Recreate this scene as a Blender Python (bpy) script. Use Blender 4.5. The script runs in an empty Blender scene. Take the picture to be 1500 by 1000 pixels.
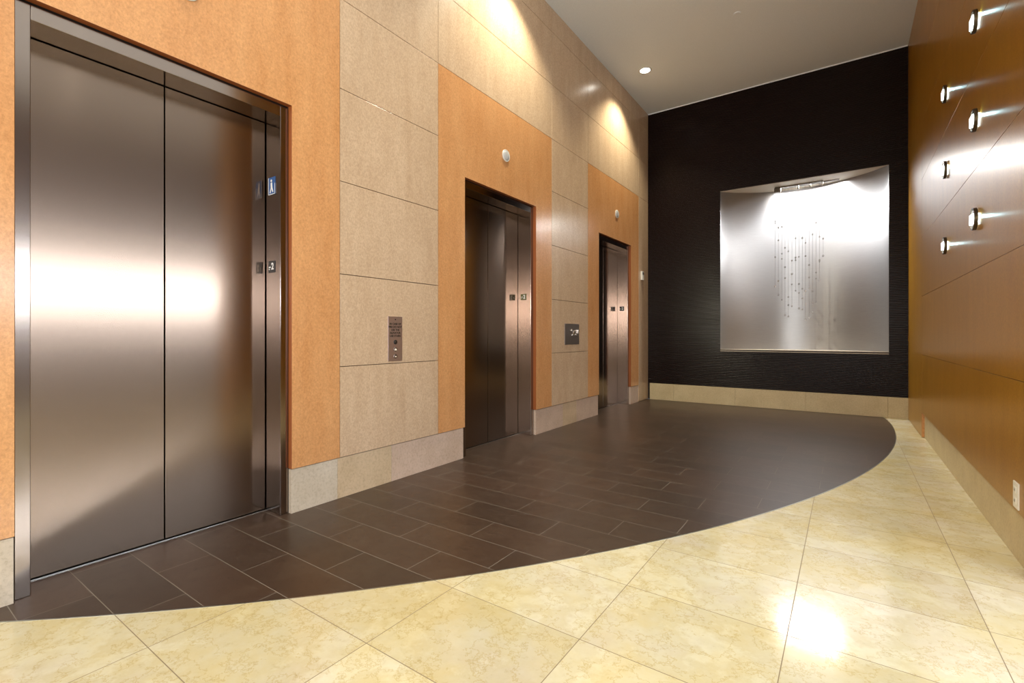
import bpy, bmesh, math, random
from mathutils import Vector, Matrix
S = bpy.context.scene
C = S.collection
R = math.radians

# ------------------------------------------------------------------ camera
cd = bpy.data.cameras.new('camera'); cam = bpy.data.objects.new('camera', cd); C.objects.link(cam)
cd.sensor_width = 36; cd.lens = 701.46 / 1500 * 36
cd.shift_y = -10.21 / 1500
cd.clip_start = .02
cam.location = (0, 0, 1.075)
cam.rotation_euler = (R(90), 0, R(34.925))
S.camera = cam
# ------------------------------------------------------------------ world, exposure
w = bpy.data.worlds.new('world'); S.world = w; w.use_nodes = True
w.node_tree.nodes['Background'].inputs[0].default_value = (.75, .85, 1, 1)
w.node_tree.nodes['Background'].inputs[1].default_value = .5
S.view_settings.view_transform = 'Standard'; S.view_settings.look = 'None'
S.view_settings.gamma = 1; S.view_settings.use_curve_mapping = False
S.view_settings.exposure = 0.0

def area(name, loc, rot, sx, sy, power, col, spread=180):
    l = bpy.data.lights.new(name, 'AREA'); l.shape = 'RECTANGLE'; l.size = sx; l.size_y = sy
    l.energy = power; l.color = col; l.spread = R(spread)
    o = bpy.data.objects.new(name, l); C.objects.link(o); o.location = loc; o.rotation_euler = rot
    return o
# daylight entering the lobby through the storefront glass on its far right and behind the camera
area('daylight_side', (5.02, 1.6, 1.88), (0, R(90), 0), .30, 12.6, 480, (.88, .94, 1))
area('daylight_rear', (1.2, -4.93, 1.92), (R(90), 0, 0), 6.6, .5, 360, (1, .96, .91))

# ------------------------------------------------------------------ room measures (metres)
A = 2.726      # left wall plane at X = -A
B = .66        # right wall plane at X = B
D = 7.879      # back wall plane
H = 4.756      # ceiling
BASE = .267    # height of stone base
JZ = [.864, 1.473, 2.083, 2.691, 3.282, 3.894, 4.489]
CE = [1.013, 3.766, 6.519]   # centres of the three elevator doorways
DX = -2.922    # door leaf plane

# ------------------------------------------------------------------ materials
def mat(name, base, rough=.5, metal=0., **k):
    m = bpy.data.materials.new(name); m.use_nodes = True
    p = m.node_tree.nodes['Principled BSDF']
    p.inputs['Base Color'].default_value = (*base, 1); p.inputs['Roughness'].default_value = rough
    p.inputs['Metallic'].default_value = metal
    for a, b in k.items(): p.inputs[a.replace('_', ' ')].default_value = b
    return m
def nd(m, t, **k):
    n = m.node_tree.nodes.new(t)
    for a, b in k.items(): setattr(n, a, b)
    return n
def ln(m, a, b): m.node_tree.links.new(a, b)
def coord(m, scale=(1, 1, 1), loc=(0, 0, 0)):
    g = nd(m, 'ShaderNodeNewGeometry'); mp = nd(m, 'ShaderNodeMapping')
    ln(m, g.outputs['Position'], mp.inputs['Vector'])
    mp.inputs['Scale'].default_value = scale; mp.inputs['Location'].default_value = loc
    return mp.outputs['Vector']
def noise(m, vec, scale, detail=4, rough=.6):
    n = nd(m, 'ShaderNodeTexNoise'); n.inputs['Scale'].default_value = scale
    n.inputs['Detail'].default_value = detail; n.inputs['Roughness'].default_value = rough
    ln(m, vec, n.inputs['Vector']); return n.outputs['Fac']
def ramp(m, fac, stops):
    r = nd(m, 'ShaderNodeValToRGB'); e = r.color_ramp.elements
    e[0].position = stops[0][0]; e[0].color = (*stops[0][1], 1)
    e[1].position = stops[-1][0]; e[1].color = (*stops[-1][1], 1)
    for p, c in stops[1:-1]:
        x = e.new(p); x.color = (*c, 1)
    ln(m, fac, r.inputs['Fac']); return r.outputs['Color']
def mix(m, mode, fac, a, b):
    n = nd(m, 'ShaderNodeMix', data_type='RGBA', blend_type=mode)
    if isinstance(fac, float): n.inputs[0].default_value = fac
    else: ln(m, fac, n.inputs[0])
    for s, x in ((6, a), (7, b)):
        if isinstance(x, tuple): n.inputs[s].default_value = (*x, 1)
        else: ln(m, x, n.inputs[s])
    return n.outputs[2]
def tocol(m, c): ln(m, c, m.node_tree.nodes['Principled BSDF'].inputs['Base Color'])
def bump(m, fac, strength, dist):
    b = nd(m, 'ShaderNodeBump'); b.inputs['Strength'].default_value = strength; b.inputs['Distance'].default_value = dist
    ln(m, fac, b.inputs['Height']); ln(m, b.outputs['Normal'], m.node_tree.nodes['Principled BSDF'].inputs['Normal'])

def wood(name, c1, c2, rough):
    m = mat(name, c1, rough)
    f1 = noise(m, coord(m, (1, 1, .22)), 9, 5)            # broad vertical figure
    f2 = noise(m, coord(m, (1, 1, .8)), 95, 3, .7)        # fine mottled figure
    a = ramp(m, f1, [(.3, c1), (.7, c2)])
    g = ramp(m, f2, [(.3, (.82, .80, .78)), (.7, (1.12, 1.12, 1.12))])
    tocol(m, mix(m, 'MULTIPLY', 1., a, g))
    return m
M = {}
M['orange'] = wood('orange_maple_veneer', (.555, .268, .105), (.635, .335, .145), .22)
M['tan'] = wood('pale_maple_veneer', (.53, .38, .25), (.60, .445, .305), .22)
M['rwood'] = wood('amber_maple_veneer', (.335, .158, .010), (.40, .20, .018), .29)
M['edge'] = mat('veneer_edge', (.30, .085, .02), .45)
M['gap'] = mat('joint_shadow_lining', (.03, .02, .015), .9)

def stone(name, c1, c2, rough=.42):
    m = mat(name, c1, rough)
    f1 = noise(m, coord(m), 5, 6); f2 = noise(m, coord(m), 60, 4, .75)
    a = ramp(m, f1, [(.3, c1), (.7, c2)])
    g = ramp(m, f2, [(.28, (.78, .76, .72)), (.5, (1, 1, 1)), (.75, (1.08, 1.08, 1.08))])
    tocol(m, mix(m, 'MULTIPLY', 1., a, g)); return m
M['stone1'] = stone('grey_cream_limestone', (.50, .42, .32), (.60, .52, .42))
M['stone2'] = stone('sandy_limestone', (.50, .375, .235), (.60, .46, .31))
M['stone4'] = stone('golden_limestone', (.52, .42, .24), (.62, .52, .32))
M['stone3'] = stone('pinkish_limestone', (.50, .37, .28), (.60, .46, .37))

def tiles(name, bw, rh, off, tx, ty, c1, c2, grout, mortar, rough, stain, dirt, vein=None):
    m = mat(name, c1, rough)
    b = nd(m, 'ShaderNodeTexBrick'); b.offset = off; b.offset_frequency = 2; b.squash = 1
    b.inputs['Scale'].default_value = 1; b.inputs['Brick Width'].default_value = bw; b.inputs['Row Height'].default_value = rh
    b.inputs['Mortar Size'].default_value = mortar; b.inputs['Mortar Smooth'].default_value = 0.1; b.inputs['Bias'].default_value = 0
    b.inputs['Color1'].default_value = (*c1, 1); b.inputs['Color2'].default_value = (*c2, 1)
    ln(m, coord(m, (1, 1, 1), (tx, ty, 0)), b.inputs['Vector'])
    v = coord(m)
    f1 = noise(m, v, 3.2, 8, .62); f2 = noise(m, coord(m, (1, 1, 1), (3, 5, 0)), 22, 6, .7)
    s1 = ramp(m, f1, [(.35, (1, 1, 1)), (.5, stain), (.56, (1.04, 1.04, 1.02)), (.7, stain)])
    s2 = ramp(m, f2, [(.3, dirt), (.42, (1, 1, 1)), (.7, (1.03, 1.03, 1.03))])
    c = mix(m, 'MULTIPLY', 1., mix(m, 'MULTIPLY', 1., b.outputs['Color'], s1), s2)
    if vein:
        n3 = noise(m, coord(m, (1, 1, 1), (9, 2, 0)), 6.5, 9, .68)
        c = mix(m, 'MULTIPLY', 1., c, ramp(m, n3, [(.485, (1, 1, 1)), (.5, vein), (.512, (1, 1, 1))]))
        n4 = noise(m, coord(m, (1, 1, 1), (1, 7, 0)), 2.1, 5, .6)
        c = mix(m, 'MULTIPLY', 1., c, ramp(m, n4, [(.38, (1, .95, .80)), (.52, (1, 1, 1)), (.64, (.97, .96, 1.04))]))
    c = mix(m, 'MIX', b.outputs['Fac'], c, grout)
    tocol(m, c)
    rr = nd(m, 'ShaderNodeMapRange'); ln(m, b.outputs['Fac'], rr.inputs[0]); rr.inputs[3].default_value = rough; rr.inputs[4].default_value = .7
    ln(m, rr.outputs[0], m.node_tree.nodes['Principled BSDF'].inputs['Roughness'])
    b.inputs['Color1'].default_value = (*c1, 1)
    return m
M['cream'] = tiles('cream_limestone_tile', .5985, .4445, 0, .174, -.633, (.735, .712, .56), (.645, .605, .44),
                   (.26, .20, .12), .0016, .13, (.95, .91, .80), (.86, .81, .70), (.84, .76, .58))
M['dark'] = tiles('dark_brown_tile', .5985, .22225, .5, 1.351, -.633, (.043, .027, .018), (.060, .036, .024),
                  (.22, .195, .165), .0014, .36, (.88, .80, .74), (.55, .55, .55))

m = M['ceil'] = mat('painted_plaster', (.50, .47, .43), .85)
f = noise(m, coord(m), 140, 3, .7)
tocol(m, ramp(m, f, [(.3, (.74, .78, .82)), (.7, (.86, .89, .92))]))
bump(m, f, .3, .004)
M['rib'] = mat('dark_ribbed_panel', (.010, .0042, .004), .32, Specular_IOR_Level=.22)
M['wallpaint'] = mat('lobby_wall_veneer', (.12, .055, .02), .5)
M['black'] = mat('shaft_darkness', (.01, .01, .01), .6)  # near-black colour for the darkness of the elevator shaft

def steel(name, base, rough, aniso, grain=.05):
    m = mat(name, base, rough, 1.)
    p = m.node_tree.nodes['Principled BSDF']
    p.inputs['Anisotropic'].default_value = aniso
    p.inputs['Anisotropic Rotation'].default_value = .25
    t = nd(m, 'ShaderNodeTangent', direction_type='UV_MAP'); ln(m, t.outputs[0], p.inputs['Tangent'])
    f = noise(m, coord(m, (.6, .6, 60)), 12, 4, .7)
    tocol(m, ramp(m, f, [(.2, tuple(x * (1 - grain) for x in base)), (.8, tuple(min(1, x * (1 + grain)) for x in base))]))
    return m
M['steel'] = steel('brushed_stainless_steel', (.26, .20, .16), .16, .8)
M['steelf'] = steel('brushed_steel_frame', (.32, .27, .24), .13, .7)
M['plate'] = steel('brushed_steel_plate', (.66, .56, .56), .40, .4)
M['dplate'] = steel('dark_steel_plate', (.30, .26, .24), .36, .5)
M['nichemetal'] = steel('silver_leaf_metal', (.37, .375, .39), .42, .80, .14)
M['chrome'] = mat('polished_chrome', (.85, .85, .85), .12, 1.)
M['bronze'] = mat('dark_bronze', (.10, .08, .06), .35, 1.)
M['white'] = mat('white_plastic', (.80, .79, .74), .4)
M['frost'] = mat('frosted_lantern_glass', (.50, .50, .50), .3)
M['blue'] = mat('blue_plate', (.03, .10, .30), .4)
M['blk'] = mat('black_plate', (.015, .015, .018), .4)
M['olive'] = mat('olive_plate', (.12, .11, .04), .4)
M['ink'] = mat('black_ink', (.01, .008, .008), .7)
M['whiteink'] = mat('white_ink', (.85, .85, .85), .5)
M['strip'] = mat('zinc_edge_strip', (.42, .44, .42), .3, 1.)
M['ledge'] = mat('pale_stone_ledge', (.62, .55, .45), .4)
M['crystal'] = mat('clear_crystal', (.9, .92, .95), .05, .0, Transmission_Weight=.75, IOR=1.5)
M['wire'] = mat('bead_wire', (.22, .21, .2), .3, .9)
def emit(name, col, s):
    m = bpy.data.materials.new(name); m.use_nodes = True; p = m.node_tree.nodes['Principled BSDF']
    p.inputs['Base Color'].default_value = (*col, 1); p.inputs['Emission Color'].default_value = (*col, 1)
    p.inputs['Emission Strength'].default_value = s; return m
M['lamp'] = emit('lit_lamp_lens', (1, .96, .86), 14)
M['led'] = emit('lit_glass_block', (.88, 1, .98), 6)
M['arrow'] = emit('lit_button_arrow', (1, .85, .7), .5)

# ------------------------------------------------------------------ mesh helpers
def put(name, bm, m, parent=None, smooth=False):
    uv = bm.loops.layers.uv.verify() if not bm.loops.layers.uv.active else None
    bm.normal_update()
    if uv is not None:
        for f in bm.faces:
            n = f.normal
            for l in f.loops:
                c = l.vert.co
                if abs(n.x) >= abs(n.y) and abs(n.x) >= abs(n.z): l[uv].uv = (c.y, c.z)
                elif abs(n.y) >= abs(n.z): l[uv].uv = (c.x, c.z)
                else: l[uv].uv = (c.y, c.x)
    me = bpy.data.meshes.new(name); bm.to_mesh(me); bm.free()
    for mm in (m if isinstance(m, (list, tuple)) else [m]): me.materials.append(mm)
    if smooth:
        for p in me.polygons: p.use_smooth = True
    o = bpy.data.objects.new(name, me); C.objects.link(o)
    if parent is not None:
        o.parent = parent
        if parent.type == 'EMPTY' or parent.location.length: o.matrix_parent_inverse = Matrix.Translation(-Vector(parent.location))
    return o
def box(bm, x0, x1, y0, y1, z0, z1, mi=0, bev=0):
    r = bmesh.ops.create_cube(bm, size=1)
    for v in r['verts']:
        v.co = Vector(((x0 + x1) / 2 + v.co.x * (x1 - x0), (y0 + y1) / 2 + v.co.y * (y1 - y0), (z0 + z1) / 2 + v.co.z * (z1 - z0)))
    fs = {f for v in r['verts'] for f in v.link_faces}
    for f in fs: f.material_index = mi
    if bev:
        es = list({e for f in fs for e in f.edges})
        bmesh.ops.bevel(bm, geom=es, offset=bev, segments=2, affect='EDGES', profile=.5)
def bx(name, x0, x1, y0, y1, z0, z1, m, parent=None, bev=0):
    bm = bmesh.new(); box(bm, x0, x1, y0, y1, z0, z1, 0, bev); return put(name, bm, m, parent)
def prism(pts, axis, lo, hi, bm=None, mi=0):
    """extrude a 2-D outline along an axis; pts are the two other coordinates in order"""
    bm = bm or bmesh.new()
    def co(p, t): return {'x': (t, p[0], p[1]), 'y': (p[0], t, p[1]), 'z': (p[0], p[1], t)}[axis]
    a = [bm.verts.new(co(p, lo)) for p in pts]; b = [bm.verts.new(co(p, hi)) for p in pts]
    n = len(pts); fs = [bm.faces.new(a), bm.faces.new(b)]
    for i in range(n): fs.append(bm.faces.new((a[i], a[(i + 1) % n], b[(i + 1) % n], b[i])))
    for f in fs: f.material_index = mi
    bmesh.ops.recalc_face_normals(bm, faces=fs)
    return bm
def lathe(prof, origin, axis, seg=32, bm=None):
    """revolve (radius, distance along axis) about an axis vector"""
    bm = bm or bmesh.new(); ax = Vector(axis).normalized()
    u = ax.orthogonal().normalized(); v = ax.cross(u); o = Vector(origin); rings = []
    for r, t in prof:
        if r < 1e-6: rings.append([bm.verts.new(o + ax * t)])
        else: rings.append([bm.verts.new(o + ax * t + (u * math.cos(2 * math.pi * i / seg) + v * math.sin(2 * math.pi * i / seg)) * r) for i in range(seg)])
    fs = []
    for a, b in zip(rings, rings[1:]):
        for i in range(seg):
            j = (i + 1) % seg
            if len(a) == 1 and len(b) == 1: continue
            if len(a) == 1: fs.append(bm.faces.new((a[0], b[i], b[j])))
            elif len(b) == 1: fs.append(bm.faces.new((a[i], a[j], b[0])))
            else: fs.append(bm.faces.new((a[i], a[j], b[j], b[i])))
    bmesh.ops.recalc_face_normals(bm, faces=fs)
    return bm
def empty(name, loc):
    o = bpy.data.objects.new(name, None); C.objects.link(o); o.location = loc; o.empty_display_size = .1; return o
def struct(o): o['kind'] = 'structure'; return o
def tag(o, label, cat, group=None):
    o['label'] = label; o['category'] = cat
    if group: o['group'] = group
    return o
def text(name, s, m, size, origin, xdir, ydir, parent, ext=.0004, align='CENTER'):
    cu = bpy.data.curves.new(name, 'FONT'); cu.body = s; cu.size = size; cu.align_x = align; cu.align_y = 'CENTER'; cu.extrude = ext
    cu.offset = size * .03
    cu.materials.append(m)
    t = bpy.data.objects.new(name, cu); C.objects.link(t)
    x = Vector(xdir).normalized(); y = Vector(ydir).normalized(); z = x.cross(y)
    mw = Matrix((x, y, z)).transposed().to_4x4(); mw.translation = Vector(origin)
    bpy.context.view_layer.update()
    me = bpy.data.meshes.new_from_object(t.evaluated_get(bpy.context.evaluated_depsgraph_get()))
    bpy.data.objects.remove(t); me.transform(mw)
    t = bpy.data.objects.new(name, me); C.objects.link(t)
    t.parent = parent; t.matrix_parent_inverse = Matrix.Translation(-Vector(parent.location))
    return t

# ------------------------------------------------------------------ floor
FX0, FX1, FY0 = -2.76, 5.1, -5.0
cx, cy, cr = -8.255, 6.978, 8.702
def arc(r, n=72):
    # from the back wall round to the left wall
    t0 = math.asin((D - cy) / r); t1 = -math.acos((-A + .02 - cx) / r)
    return [(cx + r * math.cos(t0 + (t1 - t0) * i / n), cy + r * math.sin(t0 + (t1 - t0) * i / n)) for i in range(n + 1)]
o = arc(cr)
# cream field: everything on the open side of the arc
poly = o + [(FX0, o[-1][1]), (FX0, FY0), (FX1, FY0), (FX1, D), ]
struct(put('floor', prism(poly, 'z', -.06, 0), M['cream']))
# dark tile field: wall side of the arc, running into the three doorways
dk = arc(cr - .006)
poly = dk + [(-A + .02, dk[-1][1]), (-3.10, dk[-1][1] + .02), (-3.10, D)]
struct(put('floor_dark_tile', prism(poly, 'z', -.06, 0), M['dark']))
i_, o_ = arc(cr - .006), arc(cr)
struct(put('trim_1', prism(o_ + i_[::-1], 'z', -.05, .0012), M['strip']))

# ------------------------------------------------------------------ ceiling and lobby shell
struct(bx('ceiling', -3.2, 5.2, -5.1, D + .9, H, H + .1, M['ceil']))
struct(bx('wall_rear', -2.9, 5.2, -5.12, -5.0, 0, H, M['wallpaint']))
struct(bx('wall_lobby', 5.05, 5.15, -5.0, D + .1, 0, H, M['wallpaint']))
struct(bx('wall_lobby_end', 1.01, 5.15, D, D + .1, 0, H, M['wallpaint']))
struct(bx('trim_2', -A + .01, B - .02, D - .006, D + .01, H - .014, H, M['ceil']))   # thin bead where ceiling meets dark wall

# ------------------------------------------------------------------ left wall
FACE = -A + .004      # face of the veneer panels
SFACE = -A - .004     # face of the stone base
FRAME = -A - .030     # face of the steel door frames
WH = .583             # half width of the opening in the veneer
WZ = 2.445
wl = struct(empty('wall_left', (-A, 0, 0)))
bm = bmesh.new()
ys = [-5.0] + [v for c in CE for v in (c - WH, c + WH)] + [D]
for i in range(0, len(ys), 2): box(bm, -3.0, -A - .034, ys[i], ys[i + 1], 0, H)
for c in CE: box(bm, -3.0, -A - .034, c - WH, c + WH, WZ, H)
box(bm, -3.12, -3.0, -5.0, D, 0, H)
put('wall_core', bm, M['gap'], wl)
G = .0022
def panel(y0, y1, z0, z1, m):
    bx('wood_panel', -A - .034, FACE, y0 + G, y1 - G, z0 + G, z1 - G, m, wl, .0012)
PH = .915
cols = [CE[0] - 2.753] + CE
zt = [BASE] + JZ + [H]
for k, c in enumerate(cols):
    y0, y1 = c - PH, c + PH
    if k == 0: panel(y0, y1, BASE, JZ[4], M['orange'])
    else:
        # one veneer sheet wrapping over the doorway
        a, b = y0 + G, y1 - G
        pts = [(a, BASE + G), (c - WH, BASE + G), (c - WH, WZ), (c + WH, WZ), (c + WH, BASE + G), (b, BASE + G), (b, JZ[4] - G), (a, JZ[4] - G)]
        bm = prism(pts, 'x', -A - .034, FACE)
        for f in bm.faces:
            cc = f.calc_center_median(); n = f.normal
            if abs(n.x) < .5 and abs(cc.y - c) < WH + .01 and cc.z < WZ + .01 and not (cc.z < BASE + .02): f.material_index = 1
        put('wood_panel', bm, [M['orange'], M['edge']], wl)
    for i in range(5, 8): panel(y0, y1, zt[i], zt[i + 1], M['tan'])
    if k < 3:
        for i in range(8): panel(y1, c + 2.753 - PH, zt[i], zt[i + 1], M['tan'])
    if k == 0:
        for i in range(8): panel(y0 - .92, y0, zt[i], zt[i + 1], M['tan'])
Y0s = CE[2] + PH
panel(Y0s, D - .001, .004, JZ[4], M['tan'])
for i in range(5, 8): panel(Y0s, D - .001, zt[i], zt[i + 1], M['tan'])
# stone base, block by block inside one mesh per run
bl = struct(empty('baseboard_left', (-A, 0, 0)))
def base_run(cuts, mats, side='L'):
    bm = bmesh.new()
    for i, (a, b) in enumerate(zip(cuts, cuts[1:])):
        box(bm, -A - .033, SFACE, a + .0008, b - .0008, 0, BASE - .003, mats[i], .0008)
    put('stone_blocks', bm, [M['stone1'], M['stone2'], M['stone3']], bl)
base_run([-5, -4.4, -3.8, -3.2, -2.6, -2.0, -1.4, -.8, -.2, CE[0] - WH], [0, 1, 0, 2, 1, 0, 1, 0, 0])
base_run([CE[0] + WH, 1.915, 2.369, CE[1] - WH - .012], [0, 1, 2])
base_run([CE[1] + WH + .004, 4.95, 5.30, CE[2] - WH - .012], [2, 1, 2])
base_run([CE[2] + WH + .004, Y0s - .002], [2])

# ------------------------------------------------------------------ elevator doorways
def doorway(n, c, label):
    L = empty('door_%d' % n, (DX, c, 0)); struct(L)
    tag(L, label, 'elevator door')
    hw = .578; ow = .531; fz = 2.434; oz = 2.372
    # frame: a U of folded steel lining the recess
    bm = bmesh.new()
    for s in (-1, 1):
        a, b = sorted((c + s * ow, c + s * hw)); box(bm, DX - .02, FRAME, a, b, 0, fz, 0, .002)
    box(bm, DX - .02, FRAME, c - ow, c + ow, oz, fz, 0, .002)
    put('door_frame', bm, M['steelf'], L)
    for s in (-1, 1):
        a, b = sorted((c + s * .003, c + s * (ow - .005)))
        lf = bx('door_leaf', DX - .03, DX, a, b, .009, oz - .004, M['steel'], L, .0015)
    bx('shaft_dark_sheet', DX - .05, DX - .034, c - ow, c + ow, 0, oz, M['black'], L)  # black sheet standing in for the dark shaft behind the leaves
    bx('door_sill', DX - .03, DX + .006, c - ow, c + ow, 0, .003, M['chrome'], L)
    # floor plate on the far jamb, facing the camera side
    yj = c + ow
    if n == 1: z0, z1, m, s = 1.450, 1.520, M['blk'], '\u26052'
    elif n == 2: z0, z1, m, s = 1.446, 1.510, M['olive'], '2'
    else: z0, z1, m, s = 1.441, 1.508, M['blk'], '2'
    p = bx('floor_number_plate', -2.884, -2.812, yj - .003, yj, z0, z1, m, L, .0006)
    t = text('plate_number', '2', M['whiteink'], .055, (-2.838, yj - .0034, (z0 + z1) / 2), (1, 0, 0), (0, 0, 1), L)
    t.parent = p; t.matrix_parent_inverse = Matrix.Identity(4)
    bm = bmesh.new()
    for i, (dx, dz) in enumerate(((0, .02), (.011, .02), (0, .008))):
        lathe([(0, .0), (.0042, .0), (.003, .003), (0, .0035)], (-2.873 + dx, yj - .003, z0 + .012 + dz), (0, -1, 0), 10, bm)
    put('braille_dots', bm, M['whiteink'], p).matrix_parent_inverse = Matrix.Identity(4)
    p.matrix_parent_inverse = Matrix.Translation(-Vector(L.location))
    if n == 1:
        q = bx('accessible_plate', -2.884, -2.810, yj - .003, yj, 1.920, 2.025, M['blue'], L, .0006)
        bm = bmesh.new()       # pale border strips and a simple walking figure
        yy0, yy1 = yj - .0042, yj - .003
        for a, b, e, f in ((-2.884, -2.881, 1.92, 2.025), (-2.884, -2.81, 1.92, 1.924), (-2.813, -2.81, 1.92, 1.985)):
            box(bm, a, b, yy0, yy1, e, f)
        lathe([(0, 0), (.008, 0), (.008, .0012), (0, .0012)], (-2.851, yj - .003, 2.004), (0, -1, 0), 14, bm)
        prism([(-2.858, 1.992), (-2.842, 1.992), (-2.838, 1.962), (-2.828, 1.936), (-2.836, 1.932), (-2.848, 1.956), (-2.860, 1.930), (-2.868, 1.934), (-2.856, 1.962)], 'y', yy0, yy1, bm)
        put('plate_figure', bm, M['whiteink'], q)
    return L
doorway(1, CE[0], 'nearest and largest looking elevator door, brushed steel, at the left edge of the lobby')
doorway(2, CE[1], 'middle brushed steel elevator door, between the call panel and the square switch panel')
doorway(3, CE[2], 'farthest brushed steel elevator door, beside the dark ribbed wall')

# hall lanterns above the doors
lab = ['round white hall lantern above the nearest elevator door', 'round white hall lantern above the middle elevator door', 'round white hall lantern above the farthest elevator door']
for k, c in enumerate(CE):
    y = c + .023; z = 2.815
    L = tag(empty('hall_lantern', (FACE, y, z)), lab[k], 'lantern', 'hall lanterns over the elevator doors')
    put('trim_ring', lathe([(.050, 0), (.058, 0), (.058, .009), (.056, .012), (.050, .010)], (FACE, y, z), (1, 0, 0), 40), M['white'], L, True)
    put('lens', lathe([(.0495, 0), (.0495, .010), (.03, .013), (0, .014)], (FACE, y, z), (1, 0, 0), 40), M['frost'], L, True)

# ------------------------------------------------------------------ call panel
y0, y1, z0, z1 = 2.327, 2.461, .880, 1.207
L = tag(empty('call_panel', (FACE, (y0 + y1) / 2, z0)), 'tall narrow steel elevator call panel with black lettering on the pale wood', 'call panel')
yc = (y0 + y1) / 2; f = FACE + .005
bx('plate', FACE, f, y0, y1, z0, z1, M['plate'], L, .001)
for s, z in (('IN CASE OF', 1.152), ('FIRE DO NOT', 1.130), ('USE THE', 1.108), ('ELEVATOR', 1.086), ('USE STAIRS', 1.064)):
    text('lettering', s, M['ink'], .0205, (f + .0002, yc, z), (0, 1, 0), (0, 0, 1), L)
def disc(name, y, z, r, h, m, par, seg=24, x=None):
    x = f if x is None else x
    return put(name, lathe([(r, 0), (r, h * .7), (r * .85, h), (0, h)], (x, y, z), (1, 0, 0), seg), m, par, False)
disc('indicator_lamp', yc, 1.185, .005, .002, M['ink'], L, 14)
disc('raised_disc', yc, 1.019, .0165, .004, M['blk'], L)
disc('key_cylinder', yc, 1.019, .008, .006, M['bronze'], L)
b = disc('call_button', yc, .966, .016, .005, M['dplate'], L)
bm = prism([(yc - .010, .958), (yc, .974), (yc + .010, .958), (yc + .005, .958), (yc, .966), (yc - .005, .958)], 'x', f + .005, f + .0058)
put('lit_arrow', bm, M['arrow'], b).matrix_parent_inverse = Matrix.Identity(4)
b = disc('call_button', yc, .915, .016, .005, M['dplate'], L)
put('lit_dot', lathe([(0, .005), (.0045, .005), (.0045, .0058), (0, .0058)], (f, yc, .913), (1, 0, 0), 12), M['arrow'], b).matrix_parent_inverse = Matrix.Identity(4)

# ------------------------------------------------------------------ square switch panel between the far doors
y0, y1, z0, z1 = 4.975, 5.345, .955, 1.205
L = tag(empty('switch_panel', (FACE, (y0 + y1) / 2, z0)), 'square dark steel switch panel with bright chrome marks on the pale wood', 'switch panel')
f = FACE + .006
bx('plate', FACE, f, y0, y1, z0, z1, M['dplate'], L, .001)
bm = prism([(y0 + .006, z0 + .006), (y1 - .006, z0 + .006), (y1 - .006, z1 - .006), (y0 + .006, z1 - .006)], 'x', f, f + .0012)
put('cover', bm, M['dplate'], L)
for y, z, r in ((5.15, 1.125, .022), (5.215, 1.105, .026), (5.165, 1.07, .016)):  # chrome discs and bars stand in for unreadable bright marks
    q = disc('raised_disc', y, z, r, .012, M['chrome'], L, 20, f + .0012)
    put('disc_dot', lathe([(0, .012), (r * .3, .012), (r * .3, .0128), (0, .0128)], (f + .0012, y, z), (1, 0, 0), 10), M['ink'], q).matrix_parent_inverse = Matrix.Identity(4)
bx('upright_bar', f + .0012, f + .018, 5.285, 5.302, 1.09, 1.135, M['chrome'], L, .003)
bx('flat_bar', f + .0012, f + .008, 5.24, 5.32, 1.068, 1.085, M['chrome'], L, .002)

# thermostat on the corner strip
L = tag(empty('thermostat', (FACE, 7.56, 1.99)), 'small white thermostat beside the farthest elevator near the dark wall', 'thermostat')
bx('housing', FACE, FACE + .03, 7.52, 7.60, 1.955, 2.095, M['white'], L, .004)
bx('display', FACE + .03, FACE + .031, 7.53, 7.59, 2.04, 2.08, M['dplate'], L)

# ------------------------------------------------------------------ back wall: dark horizontal ribs around a niche
NX0, NX1, NZ0, NZ1 = -1.592, .452, .850, 3.271
def ribs(bm, x0, x1, z0, z1, pitch=.0248):
    n = max(1, round((z1 - z0) / pitch)); p = (z1 - z0) / n; prof = [(D + .02, z0)]
    for i in range(n):
        zb = z0 + i * p
        for t, d in ((.0, .010), (.12, .010), (.2, .003), (.38, .0), (.62, .0), (.8, .003), (.9, .010)):
            prof.append((D + d, zb + t * p))
    prof += [(D + .010, z1), (D + .02, z1)]
    a = [bm.verts.new((x0, y, z)) for y, z in prof]; b = [bm.verts.new((x1, y, z)) for y, z in prof]
    for i in range(len(prof) - 1): bm.faces.new((a[i], b[i], b[i + 1], a[i + 1]))
    bm.faces.new(a); bm.faces.new(b[::-1])
WX0, WX1 = -2.74, .70
wb = struct(empty('wall_back', (-1, D, 0)))
bm = bmesh.new()
ribs(bm, WX0, WX1, BASE, NZ0 - .001); ribs(bm, WX0, WX1, NZ1, H)
nrow = (NZ0, NZ1)
ribs(bm, WX0, NX0, NZ0 - .001, NZ1); ribs(bm, NX1, WX1, NZ0 - .001, NZ1)
bmesh.ops.recalc_face_normals(bm, faces=bm.faces[:])
put('ribbed_cladding', bm, M['rib'], wb)
bm = bmesh.new()
box(bm, -3.1, NX0 - .003, D + .02, D + .9, 0, H); box(bm, NX1 + .003, 1.1, D + .02, D + .9, 0, H)
box(bm, NX0 - .003, NX1 + .003, D + .02, D + .9, 0, NZ0 - .045); box(bm, NX0 - .003, NX1 + .003, D + .02, D + .9, NZ1 + .004, H)
put('wall_core', bm, M['gap'], wb)
bm = bmesh.new()
cuts = [-2.69, -2.297, -1.38, -.47, .44, .655]
for i, (a, b) in enumerate(zip(cuts, cuts[1:])): box(bm, a + .0008, b - .0008, D - .012, D + .02, 0, BASE, (1, 0, 1, 1, 1)[i], .0008)
struct(put('baseboard_back', bm, [M['stone4'], M['stone4'], M['stone3']]))

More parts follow.
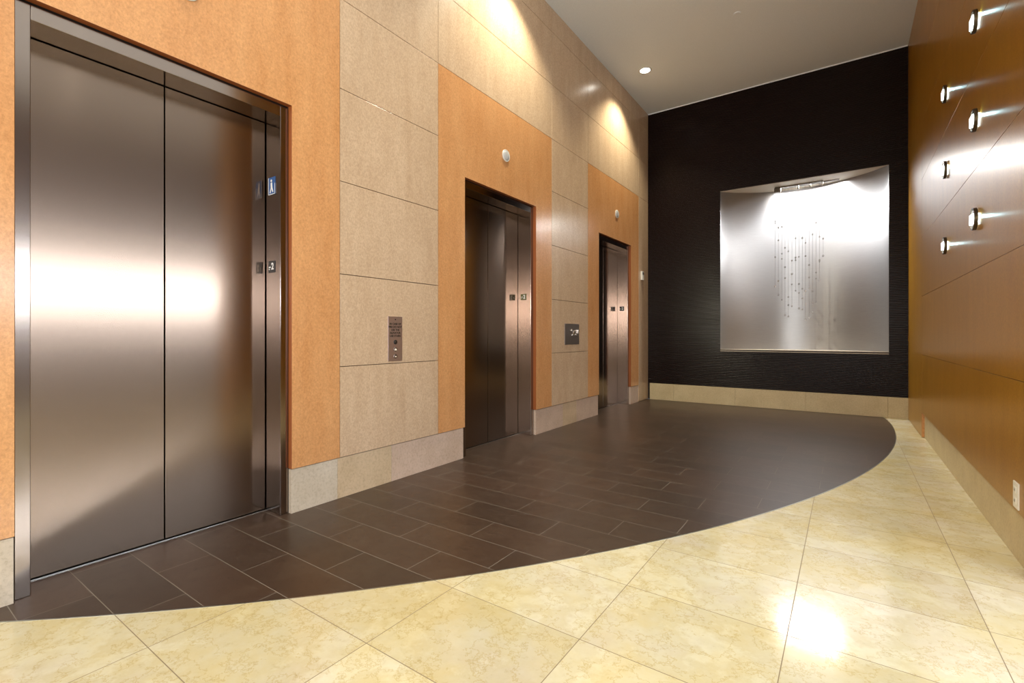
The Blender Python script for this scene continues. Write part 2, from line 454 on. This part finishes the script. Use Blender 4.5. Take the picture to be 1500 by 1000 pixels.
# niche lining: a shallow curved sheet of silvery metal
L = tag(empty('wall_niche', ((NX0 + NX1) / 2, D, NZ0)), 'bright curved silver metal niche glowing in the dark ribbed wall', 'niche')
NC, NHW, ND = (NX0 + NX1) / 2, (NX1 - NX0) / 2, .52
def back(x): return D + .004 + ND * (1 - abs((x - NC) / NHW) ** 2.1) ** .95 if abs(x - NC) < NHW else D + .004
xs = [NC - NHW * math.cos(math.pi * i / 64) for i in range(65)]
bm = bmesh.new(); uv = bm.loops.layers.uv.new(); s = 0; prev = None; cols_ = []
for x in xs:
    y = back(x)
    if prev: s += math.hypot(x - prev[0], y - prev[1])
    prev = (x, y); cols_.append((s, bm.verts.new((x, y, NZ0 - .04)), bm.verts.new((x, y, NZ1)), ))
for a, b in zip(cols_, cols_[1:]):
    f = bm.faces.new((a[1], b[1], b[2], a[2]))
    for l, q in zip(f.loops, ((a[0], 0), (b[0], 0), (b[0], 2.4), (a[0], 2.4))): l[uv].uv = q
me_ = put('back_panel', bm, M['nichemetal'], L, True)
def slab(name, z0, z1, m):
    pts = [(x, back(x)) for x in xs]
    return put(name, prism(pts, 'z', z0, z1), m, L)
slab('soffit', NZ1, NZ1 + .003, M['ledge']); slab('ledge', NZ0 - .04, NZ0, M['ledge'])
bx('lamp_housing', -.84, -.08, D + .295, D + .355, NZ1 - .011, NZ1, M['bronze'], L)
# lamps recessed in the niche soffit
def spot(name, loc, rot, power, angle, blend, col, size=.03):
    l = bpy.data.lights.new(name, 'SPOT'); l.energy = power; l.spot_size = R(angle); l.spot_blend = blend; l.color = col; l.shadow_soft_size = size
    o = bpy.data.objects.new(name, l); C.objects.link(o); o.location = loc; o.rotation_euler = rot; return o
o = area('niche_lamp', (-.46, D + .33, NZ1 - .012), (0, 0, 0), .72, .05, 56, (1, .985, .96), 170)

# ------------------------------------------------------------------ hanging crystal strands in the niche
L = tag(empty('crystal_mobile', (-.58, D + .25, NZ1)), 'hanging mobile of fine beaded strands and clear crystals inside the silver niche', 'mobile')
YB = D + .25
bx('canopy_bar', -.88, -.27, YB - .012, YB + .012, 3.255, 3.268, M['bronze'], L, .001)
bx('transformer_box', -.885, -.80, YB - .03, YB + .03, 3.19, 3.255, M['bronze'], L, .002)
for x in (-.579, -.426, -.278): bx('bracket', x - .008, x + .008, YB - .012, YB + .012, 3.20, 3.255, M['bronze'], L, .001)
random.seed(4)
N = 15; strands = []
for i in range(N):
    x = -.87 + .60 * i / (N - 1); y = YB + random.uniform(-.05, .05)
    zb = [1.75, 1.62, 1.55, 1.32, 1.30, 1.45, 1.68, 1.42, 1.40, 1.25, 1.28, 1.36, 1.50, 1.80, 2.15][i] + .04
    bm = bmesh.new()
    lathe([(.0008, 0), (.0008, 3.255 - zb)], (x, y, zb), (0, 0, 1), 5, bm)
    z = zb + .02
    while z < 2.75:
        bmesh.ops.create_icosphere(bm, subdivisions=1, radius=.0046, matrix=Matrix.Translation((x, y, z))); z += .026
    st = put('bead_strand', bm, M['wire'], L); strands.append((x, y, zb, st))
for x, y, zb, st in strands:
    for k in range(4):
        z = zb if k == 0 else zb + random.uniform(.12, 1.15)
        bm = bmesh.new(); bmesh.ops.create_icosphere(bm, subdivisions=1, radius=random.uniform(.011, .016), matrix=Matrix.Translation((x, y, z)) @ Matrix.Diagonal((1, 1, 1.15, 1)))
        put('crystal', bm, M['crystal'], st).matrix_parent_inverse = Matrix.Identity(4)

# ------------------------------------------------------------------ right wall
RF = .645; RB = .668; RY0 = 3.0; RJ = 6.55
wr = struct(empty('wall_right', (B, 0, 0)))
bx('wall_core', RB + .012, 1.0, RY0 + .01, D + .02, 0, H, M['gap'], wr)
bx('end_panel', RF, 1.0, RY0, RY0 + .008, 0, H, M['rwood'], wr)
bx('lobby_side_panel', 1.0, 1.01, RY0, D, 0, H, M['rwood'], wr)
def rpanel(y0, y1, z0, z1): bx('wood_panel', RF, RB + .011, y0 + .0016, y1 - .0016, z0 + .0014, z1 - .0014, M['rwood'], wr, .0008)
rz = [BASE - .01] + JZ + [H]
for i in range(8): rpanel(RY0 + .009, RJ, rz[i], rz[i + 1])
bm = bmesh.new(); box(bm, RF, RB + .011, RJ + .0016, D - .001, .004, H, 0, .0008)
for fc in bm.faces:
    if fc.normal.y < -.5: fc.material_index = 1
put('wood_panel', bm, [M['rwood'], M['orange']], wr)
bm = bmesh.new(); cuts = [RY0 + .009, 3.55, 4.55, 5.55, RJ]
for i, (a, b) in enumerate(zip(cuts, cuts[1:])): box(bm, RB, RB + .02, a + .0006, b - .0006, 0, BASE + .004, (1, 0, 1, 0)[i], .0008)
struct(put('baseboard_right', bm, [M['stone4'], M['stone4'], M['stone3']]))

# wall sconces: mirrored disc with a dark rim over a lit glass block
def sconce():
    L = empty('wall_sconce', (0, 0, 0))
    bx('glass_block', -.012, -.001, -.050, .050, -.027, .027, M['led'], L, .001)
    put('bronze_rim', lathe([(.058, .006), (.067, .006), (.067, .024), (.058, .024), (.058, .006)], (0, 0, 0), (-1, 0, 0), 40), M['bronze'], L)
    put('mirror_disc', lathe([(0, .012), (.058, .012), (.058, .021), (0, .021)], (0, 0, 0), (-1, 0, 0), 40), M['chrome'], L)
    bx('lit_face', -.0285, -.021, -.036, .050, -.028, .028, M['led'], L, .001)
    return L
src = sconce()
sl = bpy.data.lights.new('sconce_lamp', 'SPOT'); sl.energy = .5; sl.color = (.55, .92, 1); sl.spot_size = R(115); sl.spot_blend = .7; sl.shadow_soft_size = .006
zz = {'top': 2.958, 'mid': 2.364, 'low': 1.770}
names = []
for yy, fb in ((3.96, 'near the camera'), (5.02, 'nearer the dark wall')):
    for nm in ('top', 'mid', 'low'):
        names.append((yy, zz[nm], {'top': 'topmost', 'mid': 'middle', 'low': 'lowest'}[nm] + ' lit wall sconce in the column ' + ('farther from the dark wall' if yy < 4.5 else 'closer to the dark wall')))
for i, (yy, z, lb) in enumerate(names):
    if i == 0: o = src
    else:
        o = src.copy(); C.objects.link(o)
        for ch in src.children:
            c2 = ch.copy(); C.objects.link(c2); c2.parent = o
    o.location = (RF, yy, z); tag(o, lb, 'sconce', 'lit wall sconces on the amber wood wall')
    l = bpy.data.objects.new('sconce_lamp', sl); C.objects.link(l)
    l.location = (RF - .014, yy - .072, z); l.rotation_euler = Vector((.6, -1, 0)).to_track_quat('-Z', 'Y').to_euler()

# outlet low on the right wall
L = tag(empty('wall_outlet', (RF, 3.12, .28)), 'white power outlet low on the amber wood wall', 'outlet')
bx('cover_plate', RF - .006, RF, 3.10, 3.18, .275, .395, M['white'], L, .0015)
for z in (.31, .36):
    s_ = bx('socket', RF - .009, RF - .006, 3.123, 3.157, z - .014, z + .014, M['white'], L, .001)
    bm = bmesh.new()
    for y in (3.133, 3.147): box(bm, RF - .0096, RF - .009, y - .0015, y + .0015, z - .006, z + .006)
    put('slots', bm, M['ink'], s_).matrix_parent_inverse = Matrix.Identity(4)

# ------------------------------------------------------------------ ceiling fixtures
def downlight(x, y, label, group, power=260):
    L = tag(empty('downlight', (x, y, H)), label, 'downlight', group)
    put('trim_ring', lathe([(.068, 0), (.088, 0), (.086, .005), (.068, .007)], (x, y, H), (0, 0, -1), 40), M['white'], L, True)
    put('lens', lathe([(.0675, 0), (.0675, .003), (0, .003)], (x, y, H), (0, 0, -1), 40), M['lamp'], L)
    spot('downlight_lamp', (x, y, H - .02), (0, 0, 0), power, 112, .6, (1, .92, .69), .05)
downlight(-2.3, CE[2] + .015, 'round lit ceiling downlight in front of the farthest elevator', 'ceiling downlights')
downlight(-2.3, CE[1], 'round lit ceiling downlight in front of the middle elevator', 'ceiling downlights')
downlight(-2.3, CE[0], 'round lit ceiling downlight in front of the nearest elevator', 'ceiling downlights', 110)
put('sprinkler_cover', lathe([(0, 0), (.04, 0), (.04, .006), (.034, .009), (0, .009)], (-1.027, 5.986, H), (0, 0, -1), 28), M['ceil'])
tag(bpy.data.objects['sprinkler_cover'], 'small round sprinkler cover on the grey ceiling', 'sprinkler cover')

for x in (.3, 3.2):  # unseen lamps added on the lobby ceiling as fill for the left wall
    for y in (-3.2, -.6, 2.0):
        if x < 1 and y > 0: continue
        downlight(x, y, 'added lobby fill lamp, ' + {-3.2: 'last before rear wall', -.6: 'just behind the viewpoint', 2.0: 'beside the end of the amber wall'}[y] + (', row over viewpoint' if x < 1 else ', row near side wall'), 'added lobby fill lamps', 45)

# storefront glazing strips through which the daylight comes (far right of the lobby and behind the viewpoint)
def glazing(n, boxes):
    bm = bmesh.new()
    for b in boxes: box(bm, *b)
    struct(put('window_%d' % n, bm, M['bronze']))
zc, hh = 1.88, .15
glazing(1, [(5.0, 5.05, -4.75, 7.95, zc - hh - .06, zc - hh - .005), (5.0, 5.05, -4.75, 7.95, zc + hh + .005, zc + hh + .06),
            (5.0, 5.05, -4.78, -4.72, zc - hh - .06, zc + hh + .06), (5.0, 5.05, 7.92, 7.98, zc - hh - .06, zc + hh + .06)])
zc, hh = 1.92, .25
glazing(2, [(-2.15, 4.55, -5.0, -4.91, zc - hh - .06, zc - hh - .005), (-2.15, 4.55, -5.0, -4.91, zc + hh + .005, zc + hh + .06),
            (-2.18, -2.11, -5.0, -4.91, zc - hh - .06, zc + hh + .06), (4.51, 4.58, -5.0, -4.91, zc - hh - .06, zc + hh + .06)])
